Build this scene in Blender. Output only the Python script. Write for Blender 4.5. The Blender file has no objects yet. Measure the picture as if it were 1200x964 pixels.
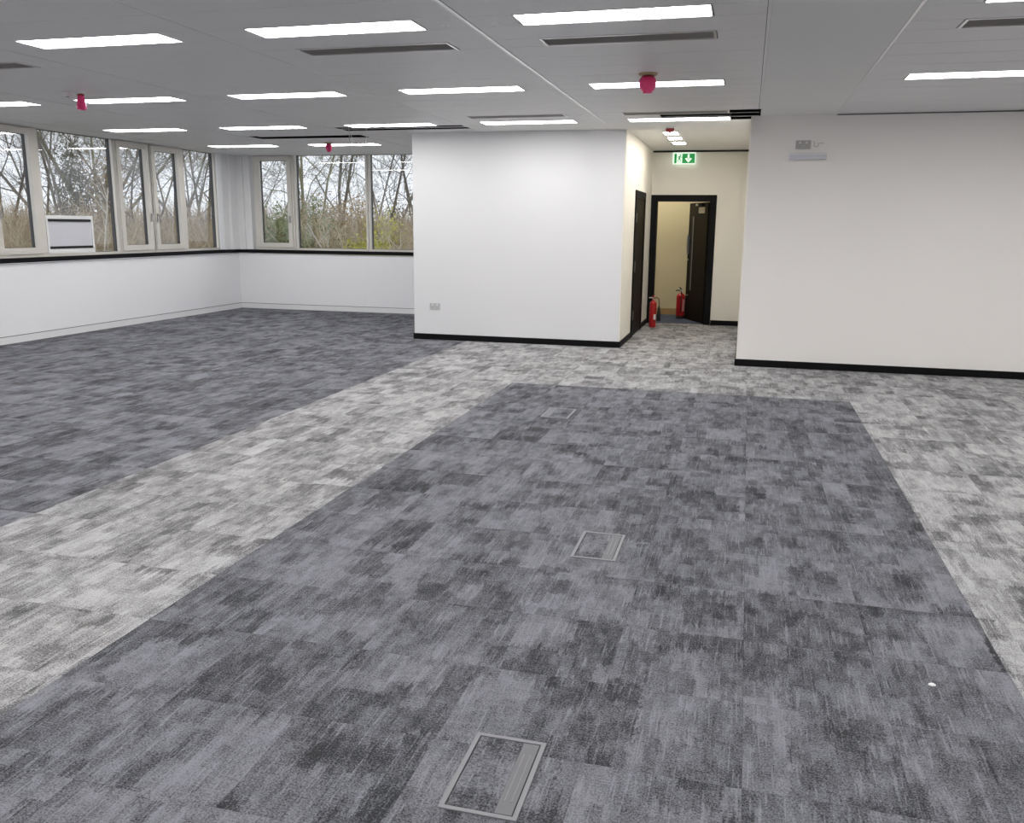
import bpy, bmesh, math, random
from mathutils import Vector, Matrix
random.seed(7)
R = math.radians
S = bpy.context.scene
COL = S.collection
CH = 2.924          # ceiling height

# ------------------------------------------------------------------ camera
F_PX, YAW, PITCH, ROLL, CAMH = 1019.96, -0.257962, 0.2099422, 0.0101717, 1.65
def cam_axes():
    cy, sy, cp, sp = math.cos(YAW), math.sin(YAW), math.cos(PITCH), math.sin(PITCH)
    f = Vector((sy*cp, cy*cp, -sp)); r = Vector((cy, -sy, 0)); u = r.cross(f)
    cr, sr = math.cos(ROLL), math.sin(ROLL)
    return cr*r + sr*u, -sr*r + cr*u, f
AR, AU, AF = cam_axes()
cam = bpy.data.objects.new('camera', bpy.data.cameras.new('camera')); COL.objects.link(cam)
cam.data.sensor_fit = 'HORIZONTAL'; cam.data.sensor_width = 36; cam.data.lens = F_PX/1200*36
cam.data.clip_end = 300
m = Matrix((AR, AU, -AF)).transposed().to_4x4(); m.translation = (0, 0, CAMH); cam.matrix_world = m
S.camera = cam
def project(p):
    d = Vector(p) - Vector((0, 0, CAMH)); z = d.dot(AF)
    if z < .05: return None
    return 600 + F_PX*d.dot(AR)/z, 482 - F_PX*d.dot(AU)/z

# ------------------------------------------------------------------ world, exposure
w = bpy.data.worlds.new('overcast_sky'); S.world = w; w.use_nodes = True
bg = w.node_tree.nodes['Background']; bg.inputs[0].default_value = (.90, .93, 1.0, 1); bg.inputs[1].default_value = 1.35
S.view_settings.view_transform = 'Standard'; S.view_settings.look = 'None'
S.view_settings.gamma = 1; S.view_settings.use_curve_mapping = False; S.view_settings.exposure = 0.0
PANEL_POWER = 20.0

# ------------------------------------------------------------------ materials
def mat(name, col, rough=.6, metal=0, emit=None, estr=0, noise=None, bump=None, spec=.5):
    """noise=(scale, amount) tints the colour; bump=(scale, strength)"""
    M = bpy.data.materials.new(name); M.use_nodes = True
    nt = M.node_tree; b = nt.nodes['Principled BSDF']
    b.inputs['Base Color'].default_value = (*col, 1); b.inputs['Roughness'].default_value = rough
    b.inputs['Metallic'].default_value = metal; b.inputs['Specular IOR Level'].default_value = spec
    if emit: b.inputs['Emission Color'].default_value = (*emit, 1); b.inputs['Emission Strength'].default_value = estr
    if noise or bump:
        g = nt.nodes.new('ShaderNodeNewGeometry')
    if noise:
        n = nt.nodes.new('ShaderNodeTexNoise'); n.inputs['Scale'].default_value = noise[0]; n.inputs['Detail'].default_value = 4
        nt.links.new(g.outputs['Position'], n.inputs['Vector'])
        r = nt.nodes.new('ShaderNodeMapRange'); r.inputs[3].default_value = 1-noise[1]; r.inputs[4].default_value = 1+noise[1]
        nt.links.new(n.outputs[0], r.inputs[0])
        x = nt.nodes.new('ShaderNodeVectorMath'); x.operation = 'SCALE'; x.inputs[0].default_value = col
        nt.links.new(r.outputs[0], x.inputs['Scale']); nt.links.new(x.outputs[0], b.inputs['Base Color'])
    if bump:
        n2 = nt.nodes.new('ShaderNodeTexNoise'); n2.inputs['Scale'].default_value = bump[0]; n2.inputs['Detail'].default_value = 3
        nt.links.new(g.outputs['Position'], n2.inputs['Vector'])
        bp = nt.nodes.new('ShaderNodeBump'); bp.inputs['Strength'].default_value = bump[1]; bp.inputs['Distance'].default_value = .002
        nt.links.new(n2.outputs[0], bp.inputs['Height']); nt.links.new(bp.outputs[0], b.inputs['Normal'])
    return M

WALL = mat('white_wall_paint', (.80, .80, .815), .75, noise=(1.2, .012), bump=(60, .08))
WALLM = mat('matt_white_partition_paint', (.74, .74, .755), .8, noise=(1.2, .012), bump=(60, .08))
WALLL = mat('bright_white_panel_paint', (.88, .88, .905), .6, noise=(1.2, .012), bump=(60, .05))
WALLR = mat('soft_white_wall_paint', (.90, .87, .845), .75, noise=(1.2, .012), bump=(60, .08))
WALLW = mat('warm_white_wall_paint', (.88, .85, .785), .75, noise=(1.2, .012), bump=(60, .08))
CREAM = mat('cream_lobby_paint', (.66, .58, .38), .75, noise=(1.2, .02))
PLASTER = mat('white_plasterboard', (.78, .78, .77), .85, noise=(.8, .012))
PLANK = mat('white_metal_ceiling_plank', (.74, .74, .75), .45, noise=(3, .012), bump=(9, .03))
RUNNER = mat('satin_runner', (.78, .78, .78), .35)
RUNNERW = mat('bright_runner', (.92, .92, .92), .4, noise=(20, .01))
ALU = mat('polished_runner', (.74, .74, .75), .28, .85, noise=(20, .01))
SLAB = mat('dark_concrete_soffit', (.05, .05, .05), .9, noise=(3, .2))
BLACK = mat('black_gloss_paint', (.005, .005, .006), .5, noise=(20, .3), spec=.12)
DOORB = mat('dark_brown_black_door', (.009, .007, .005), .5, noise=(14, .35), spec=.12)
FRAMEC = mat('cream_window_paint', (.66, .63, .58), .4, noise=(6, .02))
GASKET = mat('dark_window_exterior', (.012, .013, .016), .5, noise=(12, .2))
TRIMW = mat('white_satin_trim', (.82, .82, .83), .4, noise=(5, .015))
LINE = mat('dark_joint', (.10, .10, .11), .7, noise=(10, .1))
WHITEP = mat('white_plastic', (.8, .8, .8), .35, noise=(30, .01))
GREYP = mat('grey_steel_plate', (.40, .39, .38), .35, .5, noise=(40, .05))
STEEL = mat('brushed_steel', (.6, .6, .6), .3, .9, noise=(60, .05))
REDP = mat('red_enamel', (.42, .008, .010), .3, noise=(20, .06))
REDF = mat('crimson_plastic_film', (1.0, .07, .26), .22, noise=(55, .30), bump=(60, 1.0))
REDF.node_tree.nodes['Principled BSDF'].inputs['Subsurface Weight'].default_value = .7
REDF.node_tree.nodes['Principled BSDF'].inputs['Subsurface Radius'].default_value = (.06, .02, .03)
REDD = mat('dark_red_sounder', (.30, .02, .02), .4, noise=(20, .1))
TAN = mat('tan_plastic_base', (.45, .36, .22), .5, noise=(20, .05))
RUBBER = mat('black_rubber', (.012, .012, .012), .6, noise=(20, .2))
WOOD = mat('oak_skirting', (.42, .27, .12), .5, noise=(8, .15))
LGREY = mat('grey_floor_box_metal', (.235, .235, .25), .5, .2, noise=(25, .06))
LGREY2 = mat('grey_floor_box_flap', (.155, .155, .168), .55, .1, noise=(25, .06))
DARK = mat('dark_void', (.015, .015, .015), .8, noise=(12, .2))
GRILLE = mat('grey_louvre', (.42, .40, .385), .5, noise=(20, .1))
PAPER = mat('white_paper', (.85, .85, .85), .8, noise=(90, .03))
CABLE = mat('white_cable', (.6, .6, .58), .5, noise=(30, .05))
LED = mat('led_diffuser', (.9, .9, .9), .5, emit=(1, .985, .96), estr=PANEL_POWER, noise=(4, .01))
LEDW = mat('warm_led_diffuser', (.9, .9, .9), .5, emit=(1, .94, .83), estr=52, noise=(4, .01))
SIGNG = mat('sign_green', (.0, .22, .05), .4, emit=(.0, .30, .06), estr=.55, noise=(30, .03))
SIGNW = mat('sign_white', (.85, .95, .87), .4, emit=(.8, 1, .85), estr=.75, noise=(30, .02))
BOARDW = mat('pale_lilac_board', (.62, .62, .67), .5, noise=(12, .02))
BARK = mat('grey_brown_bark', (.19, .17, .145), .9, noise=(4, .35))
BARKP = mat('pale_bark', (.66, .62, .55), .9, noise=(4, .25))
BARKG = mat('mossy_bark', (.27, .265, .16), .9, noise=(4, .3))
TWIG = mat('brown_scrub', (.46, .36, .24), .95, noise=(1.2, .4))
TWIG2 = mat('straw_scrub', (.62, .54, .38), .95, noise=(1.5, .35))
LEAFG = mat('olive_leaf', (.22, .26, .11), .6, noise=(1.8, .4))
LEAFD = mat('dark_ivy_leaf', (.13, .13, .085), .6, noise=(1.8, .4))
LEAFY = mat('yellow_green_leaf', (.52, .50, .10), .6, noise=(1.8, .35))
LEAFB = mat('russet_leaf', (.46, .35, .21), .8, noise=(1.8, .35))
GROUND = mat('winter_grass', (.12, .12, .06), .95, noise=(.8, .4))

def glass_mat():
    M = bpy.data.materials.new('window_glass'); M.use_nodes = True; nt = M.node_tree; nt.nodes.clear()
    o = nt.nodes.new('ShaderNodeOutputMaterial'); mx = nt.nodes.new('ShaderNodeMixShader')
    t = nt.nodes.new('ShaderNodeBsdfTransparent'); g = nt.nodes.new('ShaderNodeBsdfGlossy'); f = nt.nodes.new('ShaderNodeFresnel')
    t.inputs[0].default_value = (.96, .97, .97, 1); g.inputs['Roughness'].default_value = 0.01; 
    ge = nt.nodes.new('ShaderNodeNewGeometry'); io = nt.nodes.new('ShaderNodeMapRange'); io.inputs[3].default_value = 1.5; io.inputs[4].default_value = 1/1.5
    nt.links.new(ge.outputs['Backfacing'], io.inputs[0]); nt.links.new(io.outputs[0], f.inputs[0])   # same reflectance on both faces of the pane
    nt.links.new(f.outputs[0], mx.inputs[0]); nt.links.new(t.outputs[0], mx.inputs[1]); nt.links.new(g.outputs[0], mx.inputs[2])
    nt.links.new(mx.outputs[0], o.inputs[0]); return M
GLASS = glass_mat()

def carpet_mat(name, dark, light, contrast=1.0):
    """loop-pile carpet tile: ragged rectangular patches, streaks along the pile, fine speckle; restarts on every tile"""
    M = bpy.data.materials.new(name); M.use_nodes = True; nt = M.node_tree; N = nt.nodes; L = nt.links
    b = N['Principled BSDF']; b.inputs['Roughness'].default_value = .95; b.inputs['Specular IOR Level'].default_value = .15
    def math_(op, a, c=None, d=None):
        n = N.new('ShaderNodeMath'); n.operation = op
        for i, v in enumerate((a, c, d)):
            if v is None: continue
            if isinstance(v, (int, float)): n.inputs[i].default_value = v
            else: L.new(v, n.inputs[i])
        return n.outputs[0]
    geo = N.new('ShaderNodeNewGeometry'); oi = N.new('ShaderNodeObjectInfo')
    rnd = math_('FRACT', math_('ADD', oi.outputs['Random'], math_('MULTIPLY', geo.outputs['Random Per Island'], 7.31)))
    sp = N.new('ShaderNodeSeparateXYZ'); L.new(geo.outputs['Position'], sp.inputs[0])
    off = math_('MULTIPLY', rnd, 173.7)
    x = math_('ADD', sp.outputs[0], off); y = math_('ADD', sp.outputs[1], math_('MULTIPLY', rnd, 57.3))
    def wn(a, c, z):
        v = N.new('ShaderNodeCombineXYZ')
        for i, q in enumerate((a, c, z)):
            if isinstance(q, (int, float)): v.inputs[i].default_value = q
            else: L.new(q, v.inputs[i])
        n = N.new('ShaderNodeTexWhiteNoise'); n.noise_dimensions = '3D'; L.new(v.outputs[0], n.inputs['Vector']); return n.outputs[0]
    def noise(sx, sy, z, detail=3, rough=.6, xx=None, yy=None):
        v = N.new('ShaderNodeCombineXYZ'); L.new(math_('MULTIPLY', xx or x, sx), v.inputs[0]); L.new(math_('MULTIPLY', yy or y, sy), v.inputs[1]); v.inputs[2].default_value = z
        n = N.new('ShaderNodeTexNoise'); n.inputs['Scale'].default_value = 1; n.inputs['Detail'].default_value = detail; n.inputs['Roughness'].default_value = rough
        L.new(v.outputs[0], n.inputs['Vector']); return n.outputs[0]
    def patches(nx, ny, z):
        """random grey per ragged rectangle; ends fray along the pile"""
        fx = math_('ADD', math_('MULTIPLY', x, nx), math_('MULTIPLY', math_('SUBTRACT', noise(2, 30, z+2, 2), .5), .35))
        ix = math_('FLOOR', fx); sh = wn(ix, 3, z)
        fy = math_('ADD', math_('ADD', math_('MULTIPLY', y, ny), sh), math_('MULTIPLY', math_('SUBTRACT', noise(55, 3, z+4, 2), .5), .75))
        return wn(ix, math_('FLOOR', fy), z+.5)
    p1 = patches(4.4, 2.7, 1.0)
    p2 = patches(11.0, 6.0, 2.0)
    p3 = patches(23.0, 8.0, 3.0)
    def smooth(v_, lo, hi):
        n = N.new('ShaderNodeMapRange'); n.interpolation_type = 'SMOOTHSTEP'; L.new(v_, n.inputs[0]); n.inputs[1].default_value = lo; n.inputs[2].default_value = hi; return n.outputs[0]
    isle = smooth(noise(8.5, 4.2, 4.0, 5, .62), .47, .53)
    isle2 = smooth(noise(26, 9, 14.0, 4, .6), .50, .56)
    cloud = noise(3.0, 2.2, 9.0, 3)
    st2 = smooth(noise(85, 4.2, 6.0, 1), .60, .68)
    st3 = smooth(noise(70, 3.6, 16.0, 1), .63, .71)
    hatch = noise(11, 70, 8.0, 2)
    v = N.new('ShaderNodeTexNoise'); v.inputs['Scale'].default_value = 150; v.inputs['Detail'].default_value = 3; v.inputs['Roughness'].default_value = .75
    L.new(geo.outputs['Position'], v.inputs['Vector'])
    def add(s, v_, mid, amt): return math_('ADD', s, math_('MULTIPLY', math_('SUBTRACT', v_, mid), amt*contrast))
    s = math_('ADD', math_('MULTIPLY', math_('SUBTRACT', rnd, .5), .10), .50)
    s = add(s, p1, .5, .45); s = add(s, p2, .5, .38); s = add(s, p3, .5, .20); s = add(s, isle, .5, .13); s = add(s, isle2, .5, .13); s = add(s, cloud, .5, .25)
    s = add(s, st2, .0, .32); s = add(s, st3, .0, -.20); s = add(s, hatch, .5, .42); s = add(s, v.outputs[0], .5, 2.9)
    cr = N.new('ShaderNodeMix'); cr.data_type = 'RGBA'; cr.clamp_factor = True
    L.new(s, cr.inputs[0]); cr.inputs[6].default_value = (*dark, 1); cr.inputs[7].default_value = (*light, 1)
    # slight cool / warm drift
    hue = noise(2.2, 2.2, 11.0, 2)
    tm = N.new('ShaderNodeMix'); tm.data_type = 'RGBA'; tm.blend_type = 'MULTIPLY'; tm.inputs[0].default_value = 1
    tc = N.new('ShaderNodeMix'); tc.data_type = 'RGBA'; L.new(hue, tc.inputs[0]); tc.inputs[6].default_value = (.975, 1.0, 1.035, 1); tc.inputs[7].default_value = (1.03, 1.0, 1.0, 1)
    L.new(cr.outputs[2], tm.inputs[6]); L.new(tc.outputs[2], tm.inputs[7]); L.new(tm.outputs[2], b.inputs['Base Color'])
    bp = N.new('ShaderNodeBump'); bp.inputs['Strength'].default_value = .5; bp.inputs['Distance'].default_value = .004
    L.new(v.outputs[0], bp.inputs['Height']); L.new(bp.outputs[0], b.inputs['Normal'])
    return M
CARPET_D = carpet_mat('charcoal_carpet', (.031, .032, .035), (.238, .242, .265))
CARPET_L = carpet_mat('pale_grey_carpet', (.085, .085, .086), (.47, .465, .468))
CARPET_B = carpet_mat('blue_grey_carpet', (.035, .045, .075), (.12, .14, .20), .4)

# ------------------------------------------------------------------ mesh helpers
def add_box(bm, x0, x1, y0, y1, z0, z1):
    v = [bm.verts.new(p) for p in ((x0,y0,z0),(x1,y0,z0),(x1,y1,z0),(x0,y1,z0),(x0,y0,z1),(x1,y0,z1),(x1,y1,z1),(x0,y1,z1))]
    for f in ((3,2,1,0),(4,5,6,7),(0,1,5,4),(1,2,6,5),(2,3,7,6),(3,0,4,7)): bm.faces.new([v[i] for i in f])
def add_tube(bm, pts, rad, n=8, cap=True):
    """tube along pts; rad a number or a list"""
    pts = [Vector(p) for p in pts]; rings = []
    up = Vector((0, 0, 1))
    for i, p in enumerate(pts):
        t = (pts[min(i+1, len(pts)-1)] - pts[max(i-1, 0)]).normalized()
        a = t.cross(up if abs(t.z) < .95 else Vector((1, 0, 0))).normalized(); c = t.cross(a)
        r = rad[i] if isinstance(rad, (list, tuple)) else rad
        rings.append([bm.verts.new(p + (a*math.cos(2*math.pi*k/n) + c*math.sin(2*math.pi*k/n))*r) for k in range(n)])
    for i in range(len(rings)-1):
        for k in range(n): bm.faces.new((rings[i][k], rings[i][(k+1) % n], rings[i+1][(k+1) % n], rings[i+1][k]))
    if cap: bm.faces.new(rings[0][::-1]); bm.faces.new(rings[-1])
def add_lathe(bm, prof, n=20, c=(0, 0, 0), sq=1.0):
    rings = []
    for r, z in prof:
        rings.append([bm.verts.new((c[0]+r*math.cos(2*math.pi*k/n), c[1]+r*math.sin(2*math.pi*k/n)*sq, c[2]+z)) for k in range(n)])
    for i in range(len(rings)-1):
        for k in range(n): bm.faces.new((rings[i][k], rings[i][(k+1) % n], rings[i+1][(k+1) % n], rings[i+1][k]))
    bm.faces.new(rings[0][::-1]); bm.faces.new(rings[-1])
def link(name, bm, material, parent=None, loc=None, smooth=False, bevel=0, kind=None):
    if bevel: bmesh.ops.bevel(bm, geom=bm.edges[:], offset=bevel, segments=1, affect='EDGES')
    bmesh.ops.recalc_face_normals(bm, faces=bm.faces[:])
    me = bpy.data.meshes.new(name); bm.to_mesh(me); bm.free(); me.materials.append(material)
    if smooth:
        for p in me.polygons: p.use_smooth = True
    o = bpy.data.objects.new(name, me); COL.objects.link(o)
    if parent: o.parent = parent
    if loc: o.location = loc
    if kind: o['kind'] = kind
    return o
def box(name, b, material, parent=None, base=None, bevel=0):
    """b = world x0,x1,y0,y1,z0,z1; base = the parent's location"""
    bm = bmesh.new(); o = base or (0, 0, 0)
    add_box(bm, b[0]-o[0], b[1]-o[0], b[2]-o[1], b[3]-o[1], b[4]-o[2], b[5]-o[2])
    return link(name, bm, material, parent, bevel=bevel)
def centred(name, b, material, **k):
    """a top-level box whose origin lies at the middle of its base"""
    c = ((b[0]+b[1])/2, (b[2]+b[3])/2, b[4]); o = box(name, b, material, None, c, **k); o.location = c; return o
def tag(o, label, cat, group=None, kind=None):
    o['label'] = label; o['category'] = cat
    if group: o['group'] = group
    if kind: o['kind'] = kind
    return o
def thing(name, label, cat, loc, group=None, kind=None, rz=0):
    e = bpy.data.objects.new(name, None); COL.objects.link(e); e.location = loc; e.rotation_euler = (0, 0, rz); e.empty_display_size = .1
    return tag(e, label, cat, group, kind)
def struct(name, b, material, label, cat): return tag(centred(name, b, material), label, cat, kind='structure')
def copy_tree(o, parent=None):
    c = o.copy(); COL.objects.link(c); c.parent = parent
    for ch in list(o.children): copy_tree(ch, c)
    return c

# ------------------------------------------------------------------ room shell
XL, YB, XE, YR = -9.70, 15.50, 8.0, -4.0        # left wall, back wall, east wall, rear wall
PX0, PX1, PY = -4.69, -1.66, 12.07              # the white partition block
RX, RY = -.04, 10.93                            # right-hand wall: left end and face
WT = 3.5                                        # underside of the structural slab
floor = struct('floor', (XL-.3, XE+.2, YR-.2, 17.3, -.25, -.008), SLAB, 'grey patterned carpet tile floor of the empty office', 'floor')
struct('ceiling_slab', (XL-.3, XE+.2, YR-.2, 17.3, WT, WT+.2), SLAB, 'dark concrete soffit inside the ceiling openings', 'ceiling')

wl = struct('wall_left', (XL-.25, XL, YR, YB, -.0, 1.07), WALLL, 'low white wall under the long window row', 'wall')
base = tuple(wl.location)
box('wall_head', (XL-.25, XL-.02, YR, YB, CH+.03, WT), SLAB, wl, base)  # white wall head given a dark colour for the shade in the ceiling openings
box('wall_pier', (XL-.25, XL, YR, 7.35, 1.07, CH+.03), WALL, wl, base)
box('corner_lining', (XL-.25, XL+.0, 15.05, YB, 1.15, CH+.03), TRIMW, wl, base)
box('lining_step', (XL-.0, XL+.06, 15.22, YB, 1.15, CH), TRIMW, wl, base)
box('panel_line', (XL-.002, XL+.0125, YR, YB, .096, .103), LINE, wl, base)
wb = struct('wall_back', (XL-.25, PX0, YB, YB+.25, 0, 1.07), WALLL, 'low white wall under the window beside the corner', 'wall')
base = tuple(wb.location)
box('wall_head', (XL-.25, PX0, YB+.02, YB+.25, CH+.03, WT), SLAB, wb, base)  # darkened likewise: plenum shade put into the colour of the white head
box('corner_lining', (XL-.25, -9.38, YB, YB+.25, 1.07, CH+.03), TRIMW, wb, base)
box('lining_step', (XL-.0, -9.52, YB-.05, YB, 1.15, CH), TRIMW, wb, base)
box('wall_pier', (-5.33, PX0, YB, YB+.25, 1.07, CH+.03), WALL, wb, base)
box('panel_line', (XL, PX0, YB-.0125, YB+.002, .096, .103), LINE, wb, base)
box('joint_strip', (-7.045, -7.035, YB-.004, YB+.002, .105, 1.02), TRIMW, wb, base)
wp = struct('wall_middle', (PX0, PX1, PY, YB+.25, 0, CH), WALLM, 'white partition wall with a black skirting beside the corridor', 'wall')
wr = struct('wall_right', (RX, XE+.2, RY, YB+.25, 0, CH), WALLR, 'wide white wall with a small wall tray near the ceiling', 'wall')
struct('wall_east', (XE, XE+.2, YR, RY, 0, WT), WALL, 'plain white side wall of the office', 'wall')
struct('wall_rear', (XL-.25, XE+.2, YR-.2, YR, 0, WT), WALL, 'plain white rear wall of the office', 'wall')
# warm skin of the corridor: the partition's corridor side, the end wall and the right cheek
lc = struct('wall_corridor_left', (PX1, PX1+.012, PY+.01, YB, 0, CH), WALLW, 'cream side wall of the short corridor', 'wall')
we = struct('wall_corridor_end', (-.56, RX, YB, YB+.12, 0, CH-.03), WALLW, 'cream end wall of the corridor around the dark door', 'wall')
base = tuple(we.location)
box('door_head', (PX1+.012, -.56, YB, YB+.12, 2.19, CH-.03), WALLW, we, base)
struct('wall_corridor_right', (RX-.012, RX, RY+.02, YB, 0, CH), WALLW, 'cream right cheek of the corridor', 'wall')
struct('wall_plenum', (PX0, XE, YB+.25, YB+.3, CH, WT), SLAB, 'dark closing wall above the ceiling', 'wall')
# lobby behind the door
struct('wall_lobby', (-3.2, 1.2, 17.15, 17.3, 0, CH), CREAM, 'yellowish cream wall of the lobby seen through the doorway', 'wall')
struct('wall_lobby_left', (-3.2, -3.1, YB+.25, 17.15, 0, CH), CREAM, 'cream side wall of the lobby beyond the doorway', 'wall')
struct('wall_lobby_right', (1.1, 1.2, YB+.25, 17.15, 0, CH), CREAM, 'cream side wall of the lobby behind the open door', 'wall')
struct('ceiling_lobby', (-3.2, 1.2, YB+.12, 17.15, CH, CH+.05), PLASTER, 'white ceiling of the lobby beyond the doorway', 'ceiling')
struct('baseboard_lobby', (-3.1, 1.1, 17.13, 17.15, .0, .12), WOOD, 'oak skirting at the foot of the lobby wall', 'baseboard')
tag(box('lobby_carpet', (-3.1, 1.1, YB+.09, 17.13, -.008, .001), CARPET_B), 'blue grey carpet just inside the lobby doorway', 'carpet')

# skirtings and sills
SK = .085
struct('baseboard_middle', (PX0-.012, PX1+.026, PY-.014, PY, 0, SK), BLACK, 'black skirting along the foot of the white partition', 'baseboard')
struct('baseboard_middle_side', (PX0-.014, PX0, PY, YB-.012, 0, SK), BLACK, 'black skirting on the window side of the partition', 'baseboard')
struct('baseboard_corridor_near', (PX1+.012, PX1+.026, PY, 13.25, 0, SK), BLACK, 'short black skirting before the side door', 'baseboard')
struct('baseboard_corridor_far', (PX1+.012, PX1+.026, 14.52, YB, 0, SK), BLACK, 'short black skirting between side door and end door', 'baseboard')
struct('baseboard_corridor_end', (-.545, RX-.012, YB-.014, YB, 0, SK), BLACK, 'black skirting right of the dark end door', 'baseboard')
struct('baseboard_right', (RX-.012, XE, RY-.014, RY, 0, SK), BLACK, 'black skirting along the wide white wall', 'baseboard')
struct('baseboard_cheek', (RX-.026, RX-.012, RY, YB-.014, 0, SK), BLACK, 'black skirting along the corridor right cheek', 'baseboard')
struct('baseboard_left', (XL, XL+.012, YR, YB-.012, 0, .096), TRIMW, 'white skirting trunking under the long window row', 'baseboard')
struct('baseboard_back', (XL, PX0, YB-.012, YB, 0, .096), TRIMW, 'white skirting trunking on the corner window wall', 'baseboard')
struct('trim_1', (XL-.12, XL+.03, YR, YB+.02, 1.085, 1.15), BLACK, 'black sill board along the long window row', 'sill')
struct('trim_2', (XL-.12, PX0, YB-.03, YB+.12, 1.0852, 1.1502), BLACK, 'black sill board under the corner window', 'sill')
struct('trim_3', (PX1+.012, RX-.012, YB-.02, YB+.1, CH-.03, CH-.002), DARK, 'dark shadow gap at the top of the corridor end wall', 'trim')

# ------------------------------------------------------------------ windows
# axis 'y': left wall, glass in the plane x = XL-.08 ; axis 'x': back wall, glass in y = YB+.08
def wbox(ax, u0, u1, d0, d1, z0, z1):
    """u along the wall, d depth outwards from the wall face"""
    return (XL-d1, XL-d0, u0, u1, z0, z1) if ax == 'y' else (u0, u1, YB+d0, YB+d1, z0, z1)
Z0, Z1 = 1.19, 2.918
def frame_ring(bm, ax, u0, u1, z0, z1, w, d0, d1, base, wt=None, wb_=None):
    wt = w if wt is None else wt; wb_ = w if wb_ is None else wb_
    for b in (wbox(ax, u0, u0+w, d0, d1, z0, z1), wbox(ax, u1-w, u1, d0, d1, z0, z1),
              wbox(ax, u0+w, u1-w, d0, d1, z1-wt, z1), wbox(ax, u0+w, u1-w, d0, d1, z0, z0+wb_)):
        add_box(bm, b[0]-base[0], b[1]-base[0], b[2]-base[1], b[3]-base[1], b[4]-base[2], b[5]-base[2])
def window(n, ax, u0, u1, kind, label, handle=None):
    """u0..u1 = clear opening between mullions; kind 'fixed' or 'sash'; handle: which u side"""
    d = .09; um = (u0+u1)/2
    loc = (XL-d, um, 1.15) if ax == 'y' else (um, YB+d, 1.15)
    e = thing('window_%d' % n, label, 'window', loc, kind='structure')
    bm = bmesh.new(); frame_ring(bm, ax, u0-.045, u1+.045, 1.15, 2.99, .045, .04, .085, loc, .07, .04); link('window_frame', bm, FRAMEC, e)
    bm = bmesh.new(); frame_ring(bm, ax, u0-.045, u1+.045, 1.15, 2.99, .05, .085, .15, loc, .075, .045); link('outer_frame', bm, GASKET, e)
    if kind == 'fixed':
        box('pane', wbox(ax, u0, u1, .085, .097, Z0, Z1), GLASS, e, loc)
    else:
        bm = bmesh.new(); frame_ring(bm, ax, u0+.004, u1-.004, 1.194, 2.914, .088, .025, .085, loc); s = link('sash', bm, FRAMEC, e, bevel=0)
        bm = bmesh.new(); frame_ring(bm, ax, u0+.004, u1-.004, 1.194, 2.914, .092, .085, .14, loc); link('sash_outer', bm, GASKET, s)
        box('pane', wbox(ax, u0+.09, u1-.09, .085, .097, 1.28, 2.828), GLASS, e, loc)
        hu = u0+.045 if handle == 'lo' else u1-.045
        bm = bmesh.new()
        for b in (wbox(ax, hu-.012, hu+.012, .012, .025, 1.66, 1.80), wbox(ax, hu-.010, hu+.010, -.015, .012, 1.76, 1.785), wbox(ax, hu-.009, hu+.009, -.028, -.015, 1.67, 1.79)):
            add_box(bm, b[0]-loc[0], b[1]-loc[0], b[2]-loc[1], b[3]-loc[1], b[4]-loc[2], b[5]-loc[2])
        link('handle', bm, GREYP, s)
    return e
window(1, 'y', 13.945, 14.88, 'fixed', 'narrow fixed pane of the long window row, next to the white corner lining')
window(2, 'y', 13.055, 13.855, 'sash', 'cream opening casement beside the narrow fixed pane, handle on its near stile', 'lo')
window(3, 'y', 12.20, 12.985, 'sash', 'cream opening casement between wide pane and its twin casement', 'hi')
window(4, 'y', 10.61, 12.12, 'fixed', 'wide fixed pane with a white vent panel in its lower corner')
window(5, 'y', 9.735, 10.52, 'sash', 'cream opening casement beyond the wide pane with the vent panel', 'lo')
window(6, 'y', 8.86, 9.645, 'sash', 'cream opening casement farthest from the room corner', 'hi')
window(7, 'y', 7.40, 8.77, 'fixed', 'fixed pane at the far end of the long window row')
window(8, 'x', -9.285, -8.515, 'sash', 'narrow cream casement in the corner wall window', 'hi')
window(9, 'x', -8.415, -6.985, 'fixed', 'wide fixed pane between casement and mullion in the corner wall')
window(10, 'x', -6.885, -5.38, 'fixed', 'fixed pane running behind the white partition')

# vent panel standing in the wide pane
vl = (XL-.05, 11.11, 1.19)
v = thing('vent_panel', 'white vent panel with two black slots standing in the wide window pane', 'vent panel', vl)
bm = bmesh.new(); frame_ring(bm, 'y', 10.615, 11.56, 1.19, 1.735, .035, .035, .075, vl, .05, .07); link('frame', bm, WHITEP, v)
box('board', wbox('y', 10.65, 11.525, .045, .07, 1.26, 1.685), BOARDW, v, vl)
for z in (1.275, 1.665): box('slot', wbox('y', 10.655, 11.51, .030, .046, z-.018, z+.018), DARK, v, vl)

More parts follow.
